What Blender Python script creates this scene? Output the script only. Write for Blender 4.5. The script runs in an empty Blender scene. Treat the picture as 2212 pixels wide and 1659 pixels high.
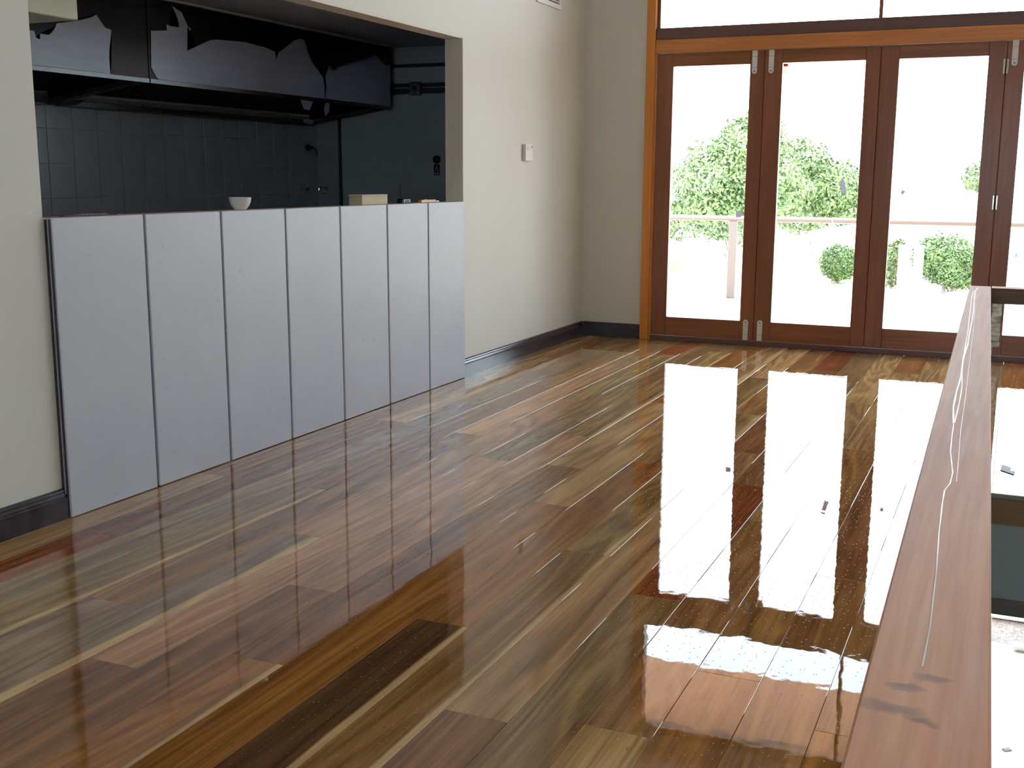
import bpy, bmesh, math, random
from mathutils import Vector, Matrix

scene = bpy.context.scene
COL = scene.collection

# ------------------------------------------------------------------ camera
YAW, PITCH, ROLL, FPX = 0.41480, 0.18110, 0.0052, 2447.7
CAM = Vector((3.2618, 0.0, 1.30))
cy, sy, cp, sp = math.cos(YAW), math.sin(YAW), math.cos(PITCH), math.sin(PITCH)
FWD = Vector((-sy * cp, cy * cp, -sp))
RGT = Vector((cy, sy, 0))
UPV = RGT.cross(FWD)
cr, sr = math.cos(ROLL), math.sin(ROLL)
R2 = RGT * cr + UPV * sr
U2 = UPV * cr - RGT * sr
cam_data = bpy.data.cameras.new('camera')
cam_data.sensor_width = 36.0
cam_data.lens = FPX / 2212 * 36.0
cam_data.clip_start = 0.02
cam_data.clip_end = 500
cam = bpy.data.objects.new('camera', cam_data)
M = Matrix((R2, U2, -FWD)).transposed().to_4x4()
M.translation = CAM
cam.matrix_world = M
COL.objects.link(cam)
scene.camera = cam

# ------------------------------------------------------------------ world, sun, exposure
SKY = 8.8
world = bpy.data.worlds.new('world')
scene.world = world
world.use_nodes = True
wb = world.node_tree.nodes['Background']
wb.inputs[0].default_value = (0.75, 0.895, 1.0, 1)
wb.inputs[1].default_value = SKY
sun_d = bpy.data.lights.new('sun', 'SUN')
sun_d.energy = 14.0
sun_d.angle = 0.009
sun_d.color = (1.0, 0.97, 0.92)
sun = bpy.data.objects.new('sun', sun_d)
sun.rotation_euler = Vector((-0.10, -0.30, -0.95)).to_track_quat('-Z', 'Y').to_euler()
COL.objects.link(sun)

scene.view_settings.view_transform = 'Standard'
scene.view_settings.look = 'None'
scene.view_settings.gamma = 1.0
scene.view_settings.use_curve_mapping = False
scene.view_settings.exposure = 0.0
scene.cycles.use_denoising = True
scene.cycles.use_adaptive_sampling = True
scene.cycles.adaptive_threshold = 0.06
scene.cycles.max_bounces = 8
scene.cycles.diffuse_bounces = 5
scene.cycles.glossy_bounces = 4
scene.cycles.transparent_max_bounces = 16
scene.cycles.caustics_reflective = False
scene.cycles.caustics_refractive = False
scene.cycles.sample_clamp_indirect = 8.0

# ------------------------------------------------------------------ key dimensions
FARY = 8.836            # far wall face
ROOMX = 6.6
BACKY = -4.2
CEIL = 3.55
OY0, OY1, SILL, LINT, WT = 3.135, 6.615, 1.135, 2.152, 0.12   # servery opening
BW, B0 = 0.171, 0.005   # floor board width, first joint
VX0, VX1, VY0, VY1 = 3.083, 4.40, -1.4, 5.03                  # stair void

def unproj(px, py, axis, val):
    d = FWD + R2 * ((px - 1106) / FPX) + U2 * ((829.5 - py) / FPX)
    return CAM + d * ((val - CAM[axis]) / d[axis])

# ------------------------------------------------------------------ material helpers
def mat_new(name):
    m = bpy.data.materials.new(name)
    m.use_nodes = True
    nt = m.node_tree
    return m, nt, nt.nodes['Principled BSDF']

def N(nt, t, **kw):
    n = nt.nodes.new(t)
    for k, v in kw.items():
        setattr(n, k, v)
    return n

def coords(nt, scale=(1, 1, 1), kind='Object', per_object=False):
    tc = N(nt, 'ShaderNodeTexCoord')
    out = tc.outputs[kind]
    if per_object:
        oi = N(nt, 'ShaderNodeObjectInfo')
        ml = N(nt, 'ShaderNodeVectorMath', operation='SCALE')
        cb = N(nt, 'ShaderNodeCombineXYZ')
        for i in range(3):
            nt.links.new(oi.outputs['Random'], cb.inputs[i])
        nt.links.new(cb.outputs[0], ml.inputs[0])
        ml.inputs['Scale'].default_value = 37.0
        ad = N(nt, 'ShaderNodeVectorMath', operation='ADD')
        nt.links.new(out, ad.inputs[0])
        nt.links.new(ml.outputs[0], ad.inputs[1])
        out = ad.outputs[0]
    mp = N(nt, 'ShaderNodeMapping')
    mp.inputs['Scale'].default_value = scale
    nt.links.new(out, mp.inputs['Vector'])
    return mp.outputs[0]

def noise(nt, vec, scale=1.0, detail=3.0, rough=0.55, dist=0.0):
    n = N(nt, 'ShaderNodeTexNoise')
    n.inputs['Scale'].default_value = scale
    n.inputs['Detail'].default_value = detail
    n.inputs['Roughness'].default_value = rough
    n.inputs['Distortion'].default_value = dist
    nt.links.new(vec, n.inputs['Vector'])
    return n.outputs['Fac']

def ramp(nt, fac, stops):
    r = N(nt, 'ShaderNodeValToRGB')
    el = r.color_ramp.elements
    while len(el) < len(stops):
        el.new(0.5)
    for e, (p, c) in zip(el, stops):
        e.position = p
        e.color = (c[0], c[1], c[2], 1) if hasattr(c, '__len__') else (c, c, c, 1)
    nt.links.new(fac, r.inputs[0])
    return r.outputs[0]

def mixc(nt, a, b, fac, mode='MIX'):
    m = N(nt, 'ShaderNodeMix', data_type='RGBA', blend_type=mode)
    for s, v in ((6, a), (7, b)):
        if hasattr(v, 'links'):
            nt.links.new(v, m.inputs[s])
        else:
            m.inputs[s].default_value = (*v[:3], 1)
    if hasattr(fac, 'links'):
        nt.links.new(fac, m.inputs[0])
    else:
        m.inputs[0].default_value = fac
    return m.outputs[2]

def math_n(nt, op, a, b=None, clamp=False):
    m = N(nt, 'ShaderNodeMath', operation=op, use_clamp=clamp)
    for i, v in enumerate((a, b)):
        if v is None:
            continue
        if hasattr(v, 'links'):
            nt.links.new(v, m.inputs[i])
        else:
            m.inputs[i].default_value = v
    return m.outputs[0]

def bump(nt, bsdf, height, strength=0.2, dist=0.01, prev=None):
    b = N(nt, 'ShaderNodeBump')
    b.inputs['Strength'].default_value = strength
    b.inputs['Distance'].default_value = dist
    nt.links.new(height, b.inputs['Height'])
    if prev is not None:
        nt.links.new(prev, b.inputs['Normal'])
    if bsdf is not None:
        nt.links.new(b.outputs[0], bsdf.inputs['Normal'])
    return b.outputs[0]

def simple(name, col, rough=0.5, metal=0.0, var=0.06, scale=6.0, ior=1.5, bump_s=0.0):
    m, nt, bs = mat_new(name)
    v = coords(nt)
    f = noise(nt, v, scale, 4)
    a = tuple(c * (1 - var) for c in col)
    b = tuple(min(1, c * (1 + var)) for c in col)
    nt.links.new(ramp(nt, f, [(0.3, a), (0.7, b)]), bs.inputs['Base Color'])
    bs.inputs['Roughness'].default_value = rough
    bs.inputs['Metallic'].default_value = metal
    bs.inputs['IOR'].default_value = ior
    if bump_s:
        bump(nt, bs, noise(nt, v, scale * 25, 3), bump_s, 0.004)
    return m

def wood(name, dark, light, axis=2, rough=0.35, grain=60, per_object=True, ior=1.5):
    """timber with the grain running along a local axis"""
    m, nt, bs = mat_new(name)
    sc = [grain, grain, grain]
    sc[axis] = grain * 0.03
    v = coords(nt, tuple(sc), per_object=per_object)
    sc2 = [7, 7, 7]
    sc2[axis] = 0.6
    v2 = coords(nt, tuple(sc2), per_object=per_object)
    fine = noise(nt, v, 1.0, 5, 0.65)
    broad = noise(nt, v2, 1.0, 3, 0.5, 0.6)
    f = math_n(nt, 'ADD', math_n(nt, 'MULTIPLY', fine, 0.5), math_n(nt, 'MULTIPLY', broad, 0.5))
    nt.links.new(ramp(nt, f, [(0.32, dark), (0.68, light)]), bs.inputs['Base Color'])
    bs.inputs['Roughness'].default_value = rough
    bs.inputs['IOR'].default_value = ior
    bump(nt, bs, fine, 0.08, 0.002)
    return m

# ---- floor boards: varnished hardwood, colour and sapwood edge set board by board
RIPPLE, WAVE, PEEL, NIB = 0.00020, 0.000055, 0.000008, 0.00080     # varnish relief, metres
def make_board_mat():
    m, nt, bs = mat_new('varnished_hardwood')
    oi = N(nt, 'ShaderNodeObjectInfo')
    v_r = coords(nt, (5.0, 0.42, 1), per_object=True)
    v_f = coords(nt, (110, 3.2, 1), per_object=True)
    v_b = coords(nt, (14, 0.35, 1), per_object=True)
    broad = noise(nt, v_r, 1.0, 2.5, 0.45, 0.5)
    rings = math_n(nt, 'SINE', math_n(nt, 'MULTIPLY', broad, 62.0))
    rings = math_n(nt, 'ADD', math_n(nt, 'MULTIPLY', rings, 0.5), 0.5)
    fine = noise(nt, v_f, 1.0, 4, 0.6)
    bands = noise(nt, v_b, 1.0, 3, 0.5)
    fac = math_n(nt, 'ADD', math_n(nt, 'MULTIPLY', rings, 0.17),
                 math_n(nt, 'ADD', math_n(nt, 'MULTIPLY', fine, 0.50), math_n(nt, 'MULTIPLY', bands, 0.62)))
    tone = ramp(nt, fac, [(0.36, (0.40, 0.36, 0.33)), (0.62, (0.95, 0.95, 0.95)), (0.86, (1.55, 1.6, 1.65))])
    base = mixc(nt, oi.outputs['Color'], tone, 1.0, 'MULTIPLY')
    # sapwood stripe along one edge
    at = N(nt, 'ShaderNodeAttribute', attribute_type='OBJECT', attribute_name='sap')
    tc = N(nt, 'ShaderNodeTexCoord')
    sep = N(nt, 'ShaderNodeSeparateXYZ')
    nt.links.new(tc.outputs['Object'], sep.inputs[0])
    xn = math_n(nt, 'MULTIPLY', sep.outputs[0], 2.0 / BW)           # -1..1 over the board
    wob = math_n(nt, 'MULTIPLY', math_n(nt, 'SUBTRACT', noise(nt, coords(nt, (2, 1.2, 1), per_object=True), 1, 2), 0.5), 0.5)
    edge = math_n(nt, 'SUBTRACT', 1.0, math_n(nt, 'MULTIPLY', at.outputs['Fac'], 2.0))
    sapm = math_n(nt, 'MULTIPLY', math_n(nt, 'ADD', math_n(nt, 'SUBTRACT', xn, edge), wob), 9.0, clamp=True)
    sapm = math_n(nt, 'MULTIPLY', sapm, math_n(nt, 'GREATER_THAN', at.outputs['Fac'], 0.01))
    sapc = mixc(nt, (0.66, 0.45, 0.215), tone, 0.5, 'MULTIPLY')
    base = mixc(nt, base, sapc, math_n(nt, 'MULTIPLY', sapm, 0.85))
    # dark pores and gum specks
    spk = noise(nt, coords(nt, (150, 28, 1), per_object=True), 1.0, 2, 0.5)
    base = mixc(nt, base, (0.03, 0.016, 0.01), ramp(nt, spk, [(0.70, 0.0), (0.76, 0.55)]))
    nt.links.new(base, bs.inputs['Base Color'])
    bs.inputs['Roughness'].default_value = 0.008
    bs.inputs['IOR'].default_value = 1.5
    # wet varnish: slow ripples, orange peel and raised nibs of dust
    vw = coords(nt, (1, 1, 1), 'Object', per_object=True)
    rip = math_n(nt, 'MULTIPLY', noise(nt, vw, 10.0, 1, 0.5), RIPPLE)
    rip = math_n(nt, 'ADD', rip, math_n(nt, 'MULTIPLY', noise(nt, vw, 34.0, 0, 0.5), WAVE))
    peel = math_n(nt, 'MULTIPLY', noise(nt, vw, 130.0, 1, 0.5), PEEL)
    vo = N(nt, 'ShaderNodeTexVoronoi', voronoi_dimensions='2D')
    vo.inputs['Scale'].default_value = 25.0
    nt.links.new(vw, vo.inputs['Vector'])
    dot = ramp(nt, vo.outputs['Distance'], [(0.0, 1.0), (0.055, 0.0)])
    dot.node.color_ramp.interpolation = 'EASE'
    hgt = math_n(nt, 'ADD', math_n(nt, 'ADD', rip, peel), math_n(nt, 'MULTIPLY', dot, NIB))
    bump(nt, bs, hgt, 1.0, 1.0)
    return m

# ---- painted plaster
def make_plaster(name, col):
    m, nt, bs = mat_new(name)
    v = coords(nt)
    f = noise(nt, v, 1.7, 4)
    nt.links.new(ramp(nt, f, [(0.3, tuple(c * 0.965 for c in col)), (0.7, col)]), bs.inputs['Base Color'])
    bs.inputs['Roughness'].default_value = 0.55
    b1 = bump(nt, None, noise(nt, coords(nt, (1, 6, 30)), 3.0, 4), 0.05, 0.004)
    bump(nt, bs, noise(nt, v, 160, 2), 0.05, 0.002, b1)
    return m

def make_panel_mat():
    m, nt, bs = mat_new('painted_steel_sheet')
    v = coords(nt, per_object=True)
    f = noise(nt, v, 3.0, 4)
    base = ramp(nt, f, [(0.3, (0.50, 0.525, 0.60)), (0.7, (0.53, 0.555, 0.63))])
    # scuffs and rusty splashes low down and along the top
    sp_ = noise(nt, coords(nt, (9, 9, 13), per_object=True), 1.6, 6, 0.7)
    base = mixc(nt, base, (0.30, 0.27, 0.26), ramp(nt, sp_, [(0.63, 0.0), (0.74, 0.55)]))
    nt.links.new(base, bs.inputs['Base Color'])
    bs.inputs['Roughness'].default_value = 0.42
    bs.inputs['IOR'].default_value = 1.5
    bump(nt, bs, noise(nt, v, 220, 2), 0.03, 0.001)
    return m

def make_glass(name, tint=(1, 1, 1), refl=0.07):
    m = bpy.data.materials.new(name)
    m.use_nodes = True
    nt = m.node_tree
    nt.nodes.clear()
    out = N(nt, 'ShaderNodeOutputMaterial')
    tr = N(nt, 'ShaderNodeBsdfTransparent')
    tr.inputs[0].default_value = (*tint, 1)
    gl = N(nt, 'ShaderNodeBsdfGlossy')
    gl.inputs['Roughness'].default_value = 0.01
    lw = N(nt, 'ShaderNodeLayerWeight')
    lw.inputs['Blend'].default_value = 0.25
    mx = N(nt, 'ShaderNodeMixShader')
    nt.links.new(math_n(nt, 'MULTIPLY', lw.outputs['Fresnel'], refl / 0.07 * 0.6), mx.inputs[0])
    nt.links.new(tr.outputs[0], mx.inputs[1])
    nt.links.new(gl.outputs[0], mx.inputs[2])
    nt.links.new(mx.outputs[0], out.inputs[0])
    return m

def make_film(name, col):
    """bluish protective film, slightly see-through and creased"""
    m, nt, bs = mat_new(name)
    v = coords(nt)
    f = noise(nt, coords(nt, (2, 2, 14)), 2.0, 4)
    nt.links.new(ramp(nt, f, [(0.3, tuple(c * 0.85 for c in col)), (0.7, col)]), bs.inputs['Base Color'])
    bs.inputs['Roughness'].default_value = 0.4
    bump(nt, bs, noise(nt, v, 12, 3), 0.2, 0.01)
    return m

def make_rail_mat():
    m, nt, bs = mat_new('raw_rail_timber')
    v = coords(nt, (90, 2.2, 90))
    fine = noise(nt, v, 1.0, 5, 0.65)
    broad = noise(nt, coords(nt, (9, 0.8, 9)), 1.0, 3)
    f = math_n(nt, 'ADD', math_n(nt, 'MULTIPLY', fine, 0.45), math_n(nt, 'MULTIPLY', broad, 0.55))
    base = ramp(nt, f, [(0.32, (0.56, 0.225, 0.105)), (0.66, (0.82, 0.40, 0.215))])
    # chalky sanding haze in patches
    hz = noise(nt, coords(nt, (26, 3.2, 1)), 1.0, 4, 0.6)
    base = mixc(nt, base, (0.66, 0.56, 0.53), ramp(nt, hz, [(0.52, 0.0), (0.78, 0.32)]))
    # three dark smears near the close end
    tc = N(nt, 'ShaderNodeTexCoord')
    sep = N(nt, 'ShaderNodeSeparateXYZ')
    nt.links.new(tc.outputs['Object'], sep.inputs[0])
    stain = None
    wv = math_n(nt, 'MULTIPLY', math_n(nt, 'SUBTRACT', noise(nt, tc.outputs['Object'], 40, 3), 0.5), 0.03)
    for sx_, sy_, rx, ry in ((3.205, 0.97, 0.016, 0.010), (3.198, 0.925, 0.026, 0.011), (3.226, 1.0, 0.016, 0.007), (3.222, 0.912, 0.014, 0.007)):
        dx = math_n(nt, 'DIVIDE', math_n(nt, 'SUBTRACT', sep.outputs[0], sx_), rx)
        dy = math_n(nt, 'DIVIDE', math_n(nt, 'ADD', math_n(nt, 'SUBTRACT', sep.outputs[1], sy_), wv), ry)
        d2 = math_n(nt, 'ADD', math_n(nt, 'MULTIPLY', dx, dx), math_n(nt, 'MULTIPLY', dy, dy))
        k = math_n(nt, 'SUBTRACT', 1.0, math_n(nt, 'MULTIPLY', d2, 0.7), clamp=True)
        stain = k if stain is None else math_n(nt, 'MAXIMUM', stain, k)
    base = mixc(nt, base, (0.13, 0.10, 0.10), math_n(nt, 'MULTIPLY', stain, 0.65))
    nt.links.new(base, bs.inputs['Base Color'])
    bs.inputs['Roughness'].default_value = 0.5
    bs.inputs['IOR'].default_value = 1.36
    bump(nt, bs, fine, 0.10, 0.002)
    return m

def make_leaf(name, c1, c2):
    m, nt, bs = mat_new(name)
    f = noise(nt, coords(nt), 1.3, 3)
    g = noise(nt, coords(nt), 9.0, 2)
    nt.links.new(ramp(nt, math_n(nt, 'ADD', math_n(nt, 'MULTIPLY', f, 0.5), math_n(nt, 'MULTIPLY', g, 0.5)),
                      [(0.35, c1), (0.65, c2)]), bs.inputs['Base Color'])
    bs.inputs['Roughness'].default_value = 0.5
    return m

def make_paper(name, col, through):
    m, nt, bs = mat_new(name)
    f = noise(nt, coords(nt), 30.0, 2)
    nt.links.new(ramp(nt, f, [(0.3, tuple(c * 0.94 for c in col)), (0.7, col)]), bs.inputs['Base Color'])
    bs.inputs['Roughness'].default_value = 0.7
    tr = N(nt, 'ShaderNodeBsdfTranslucent')
    tr.inputs[0].default_value = (*through, 1)
    ad = N(nt, 'ShaderNodeAddShader')
    out = nt.nodes['Material Output']
    nt.links.new(bs.outputs[0], ad.inputs[0])
    nt.links.new(tr.outputs[0], ad.inputs[1])
    nt.links.new(ad.outputs[0], out.inputs[0])
    return m

MAT = dict(
    sticker=make_paper('grey_glass_sticker', (0.26, 0.28, 0.33), (0.27, 0.27, 0.31)),
    sticker_w=make_paper('white_glass_label', (0.75, 0.73, 0.66), (0.36, 0.35, 0.32)),
    sticker_r=make_paper('red_glass_print', (0.55, 0.05, 0.04), (0.32, 0.04, 0.03)),
    bead=simple('ceiling_bead', (0.34, 0.36, 0.36), 0.5),
    board=make_board_mat(),
    wall=make_plaster('cream_wall_paint', (0.695, 0.685, 0.625)),
    ceil=make_plaster('white_ceiling_paint', (0.78, 0.77, 0.74)),
    reveal=make_plaster('beige_reveal_paint', (0.80, 0.75, 0.65)),
    subfloor=simple('subfloor', (0.10, 0.06, 0.035), 0.7),
    skirting=simple('charcoal_gloss_paint', (0.035, 0.030, 0.042), 0.16, var=0.3, scale=14, bump_s=0.05),
    panel=make_panel_mat(),
    gap=simple('dark_joint', (0.035, 0.03, 0.045), 0.5),
    edge=simple('pale_edge_trim', (0.42, 0.44, 0.46), 0.4),
    door=wood('stained_door_timber', (0.185, 0.060, 0.027), (0.35, 0.122, 0.054), 2, 0.28),
    doorh=wood('stained_rail_timber', (0.19, 0.060, 0.020), (0.37, 0.125, 0.042), 0, 0.28),
    frame=wood('golden_frame_timber', (0.56, 0.19, 0.020), (0.84, 0.315, 0.045), 2, 0.3),
    frameh=wood('golden_header_timber', (0.46, 0.165, 0.040), (0.76, 0.30, 0.09), 0, 0.3),
    sillw=wood('dark_sill_timber', (0.09, 0.045, 0.038), (0.17, 0.085, 0.070), 0, 0.3),
    soffit=wood('soffit_timber', (0.55, 0.31, 0.20), (0.72, 0.43, 0.29), 0, 0.5, 20),
    deck=wood('deck_timber', (0.44, 0.27, 0.17), (0.56, 0.37, 0.25), 0, 0.12, 20),
    rail=make_rail_mat(),
    crossrail=wood('dark_rail_timber', (0.10, 0.055, 0.030), (0.24, 0.145, 0.080), 0, 0.45, 70),
    fascia=wood('fascia_timber', (0.20, 0.11, 0.055), (0.36, 0.21, 0.11), 0, 0.4, 50),
    nosing=simple('worn_nosing', (0.30, 0.26, 0.235), 0.5),
    bulk=make_plaster('grey_bulkhead_paint', (0.36, 0.41, 0.41)),
    bulk_trim=simple('bulkhead_trim', (0.17, 0.145, 0.13), 0.5),
    glass=make_glass('clear_glass'),
    film=make_film('protective_film', (0.30, 0.33, 0.44)),
    steel=simple('brushed_steel', (0.012, 0.010, 0.0095), 0.30, 1.0, 0.1, 30),
    steel_pol=simple('polished_steel', (0.75, 0.75, 0.76), 0.08, 1.0, 0.03),
    steel_rim=simple('steel_rim', (0.11, 0.115, 0.12), 0.4, 1.0, 0.05),
    tile=simple('grey_wall_tile', (0.26, 0.29, 0.325), 0.28, 0, 0.05, 3),
    kitch=simple('kitchen_wall_paint', (0.40, 0.43, 0.48), 0.5, 0, 0.04),
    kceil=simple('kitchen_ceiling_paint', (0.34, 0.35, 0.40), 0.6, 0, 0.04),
    grout=simple('tile_grout', (0.36, 0.39, 0.42), 0.8),
    kpale=simple('pale_duct_paint', (0.72, 0.70, 0.55), 0.5, 0, 0.05),
    kdoor=simple('coolroom_door_skin', (0.34, 0.385, 0.395), 0.42, 0, 0.04),
    track=simple('black_track', (0.02, 0.02, 0.022), 0.35, 0, 0.1),
    black=simple('black_plastic', (0.012, 0.012, 0.014), 0.25, 0, 0.1),
    hardware=simple('grey_bolt_cover', (0.72, 0.74, 0.72), 0.4, 0.0, 0.04),
    white=simple('white_plastic', (0.80, 0.79, 0.78), 0.4, 0, 0.02),
    whiteceramic=simple('white_ceramic', (0.78, 0.78, 0.75), 0.18, 0, 0.02),
    cardb=simple('beige_block_card', (0.58, 0.51, 0.37), 0.7, 0, 0.05),
    yellow=simple('yellow_plastic', (0.72, 0.46, 0.10), 0.4, 0, 0.05),
    vent_dark=simple('dark_grey_fitting', (0.20, 0.17, 0.17), 0.7),  # dark grey of vent backing, screws, seams and slots
    drip=simple('dried_varnish', (0.86, 0.82, 0.81), 0.2, 0, 0.02),
    concrete=simple('pale_concrete', (0.74, 0.73, 0.70), 0.35, 0, 0.04, 2),
    silver=simple('galvanised_steel', (0.40, 0.41, 0.43), 0.45, 0.2, 0.35, 40, bump_s=0.3),
    railpaint=simple('cream_balustrade_paint', (0.19, 0.175, 0.165), 0.4, 0, 0.03),
    bark=simple('tree_bark', (0.36, 0.33, 0.29), 0.8, 0, 0.3),
    leaf_a=make_leaf('tree_leaves', (0.06, 0.10, 0.030), (0.20, 0.27, 0.09)),
    leaf_b=make_leaf('hedge_leaves', (0.05, 0.10, 0.030), (0.17, 0.26, 0.08)),
    leaf_c=make_leaf('pale_leaves', (0.06, 0.09, 0.03), (0.20, 0.24, 0.09)),
    fence=wood('fence_timber', (0.30, 0.25, 0.13), (0.42, 0.36, 0.20), 2, 0.7, 12),
    hwall=simple('white_render', (0.82, 0.81, 0.78), 0.7, 0, 0.02),
    hroof=simple('pale_roofing', (0.60, 0.58, 0.55), 0.6, 0, 0.04),
    hwin=simple('far_window_glass', (0.06, 0.11, 0.12), 0.1),
    paper=simple('grey_sticker', (0.26, 0.28, 0.33), 0.6, 0, 0.05),
    paper_w=simple('white_label', (0.75, 0.73, 0.66), 0.6, 0, 0.03),
    paper_r=simple('red_label_print', (0.55, 0.05, 0.04), 0.6, 0, 0.03),
    grass=simple('dry_grass', (0.42, 0.44, 0.26), 0.9, 0, 0.1, 1),
    beigewall=simple('beige_garden_wall', (0.40, 0.33, 0.24), 0.8, 0, 0.08),
)

# ------------------------------------------------------------------ geometry helpers
def tag(o, label=None, cat=None, group=None, kind=None):
    if label: o['label'] = label
    if cat: o['category'] = cat
    if group: o['group'] = group
    if kind: o['kind'] = kind
    return o

def empty(name, loc=(0, 0, 0), label=None, cat=None, group=None, kind=None):
    o = bpy.data.objects.new(name, None)
    o.empty_display_size = 0.1
    o.location = loc
    COL.objects.link(o)
    return tag(o, label, cat, group, kind)

class MB:
    """collects shapes into one mesh"""
    def __init__(self):
        self.bm = bmesh.new()
    def box(self, x0, x1, y0, y1, z0, z1, bev=0.0, seg=1):
        r = bmesh.ops.create_cube(self.bm, size=1.0)
        vs = r['verts']
        bmesh.ops.scale(self.bm, vec=(abs(x1 - x0), abs(y1 - y0), abs(z1 - z0)), verts=vs)
        bmesh.ops.translate(self.bm, vec=((x0 + x1) / 2, (y0 + y1) / 2, (z0 + z1) / 2), verts=vs)
        if bev > 0:
            es = list({e for v in vs for e in v.link_edges})
            bmesh.ops.bevel(self.bm, geom=es, offset=bev, segments=seg, affect='EDGES', profile=0.5)
        return self
    def prism(self, pts, d):
        """pts: planar polygon (3-D), extruded by vector d"""
        d = Vector(d)
        a = [self.bm.verts.new(p) for p in pts]
        b = [self.bm.verts.new(Vector(p) + d) for p in pts]
        n = len(pts)
        self.bm.faces.new(a)
        self.bm.faces.new(list(reversed(b)))
        for i in range(n):
            self.bm.faces.new((a[i], b[i], b[(i + 1) % n], a[(i + 1) % n]))
        return self
    def lathe(self, prof, c=(0, 0, 0), seg=32, axis='z'):
        rings = []
        for r, z in prof:
            ring = []
            for k in range(seg):
                t = 2 * math.pi * k / seg
                p = (r * math.cos(t), r * math.sin(t), z)
                if axis == 'y': p = (p[0], z, p[1])
                if axis == 'x': p = (z, p[0], p[1])
                ring.append(self.bm.verts.new(Vector(p) + Vector(c)))
            rings.append(ring)
        for a, b in zip(rings[:-1], rings[1:]):
            for k in range(seg):
                self.bm.faces.new((a[k], a[(k + 1) % seg], b[(k + 1) % seg], b[k]))
        self.bm.faces.new(list(reversed(rings[0])))
        self.bm.faces.new(rings[-1])
        return self
    def tube(self, pts, r, seg=8):
        pts = [Vector(p) for p in pts]
        rr = r if hasattr(r, '__len__') else [r] * len(pts)
        rings = []
        for i, p in enumerate(pts):
            d = (pts[min(i + 1, len(pts) - 1)] - pts[max(i - 1, 0)]).normalized()
            up = Vector((0, 0, 1)) if abs(d.z) < 0.9 else Vector((1, 0, 0))
            a = d.cross(up).normalized()
            b = a.cross(d)
            rings.append([self.bm.verts.new(p + (a * math.cos(2 * math.pi * k / seg) + b * math.sin(2 * math.pi * k / seg)) * rr[i]) for k in range(seg)])
        for a, b in zip(rings[:-1], rings[1:]):
            for k in range(seg):
                self.bm.faces.new((a[k], a[(k + 1) % seg], b[(k + 1) % seg], b[k]))
        self.bm.faces.new(list(reversed(rings[0])))
        self.bm.faces.new(rings[-1])
        return self
    def poly(self, pts):
        self.bm.faces.new([self.bm.verts.new(p) for p in pts])
        return self
    def build(self, name, mat, parent=None, loc=None, smooth=False):
        """loc: world position that becomes the origin; shapes are given in world space"""
        bm = self.bm
        bmesh.ops.recalc_face_normals(bm, faces=bm.faces)
        base = Vector((0, 0, 0)) if parent is None else parent.matrix_basis.translation.copy()
        if parent is not None and parent.parent is not None:
            base += parent.parent.matrix_basis.translation
        org = Vector(loc) if loc is not None else base
        if org.length > 0:
            bmesh.ops.translate(bm, vec=-org, verts=bm.verts)
        me = bpy.data.meshes.new(name)
        bm.to_mesh(me)
        bm.free()
        if smooth:
            smooth_sharp(me)
        me.materials.append(mat)
        o = bpy.data.objects.new(name, me)
        COL.objects.link(o)
        if parent is not None:
            o.parent = parent
            o.location = org - base
        else:
            o.location = org
        return o

def smooth_sharp(me, angle=0.6):
    for p in me.polygons:
        p.use_smooth = True
    bm = bmesh.new(); bm.from_mesh(me)
    for e in bm.edges:
        if len(e.link_faces) == 2 and e.calc_face_angle(0) > angle:
            e.smooth = False
    bm.to_mesh(me); bm.free()

def struct(o):
    o['kind'] = 'structure'
    return o

# ================================================================== THE SETTING
# ---- walls
mb = MB()
mb.box(-WT, 0, BACKY, OY0, -0.02, CEIL)
mb.box(-WT, 0, OY1, FARY + 0.15, -0.02, CEIL)
mb.box(-WT, 0, OY0, OY1, LINT, CEIL)
mb.box(-WT, 0, OY0, OY1, -0.02, SILL)
wall_left = struct(mb.build('wall_left', MAT['wall']))
# pale scuffs knocked into the paint beside the opening
for poly in ([(51, 455), (60, 461), (70, 452), (77, 450), (68, 457), (63, 462), (56, 461)], [(63, 427), (67, 423), (66, 430)], [(52, 473), (58, 472), (57, 475)]):
    pts = [unproj(px, py, 0, 0.0002) for px, py in poly]
    MB().prism(pts, (0.0005, 0, 0)).build('paint_scuff', MAT['white'], wall_left)
# painted lining of the servery opening (jamb, head and sill)
mb = MB()
mb.box(-WT - 0.004, -0.002, OY1 - 0.004, OY1, SILL, LINT)
mb.box(-WT - 0.004, -0.002, OY0, OY0 + 0.004, SILL, LINT)
mb.box(-WT - 0.004, -0.002, OY0 + 0.004, OY1 - 0.004, LINT - 0.004, LINT)
struct(mb.build('trim_1', MAT['reveal']))
mb = MB(); mb.box(-WT - 0.004, 0.0, OY0 + 0.004, OY1 - 0.004, SILL, SILL + 0.004)
struct(mb.build('trim_2', MAT['reveal']))

DX0, LEAFW, NLEAF = 0.597, 0.838, 6
DX1 = DX0 + LEAFW * NLEAF
TT = 3.36
mb = MB()
mb.box(0, 0.515, FARY, FARY + 0.15, -0.02, CEIL)
mb.box(DX1 + 0.082, ROOMX, FARY, FARY + 0.15, -0.02, CEIL)
mb.box(0.515, DX1 + 0.082, FARY, FARY + 0.15, TT + 0.08, CEIL)
wall_far = struct(mb.build('wall_far', MAT['wall']))

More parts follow.
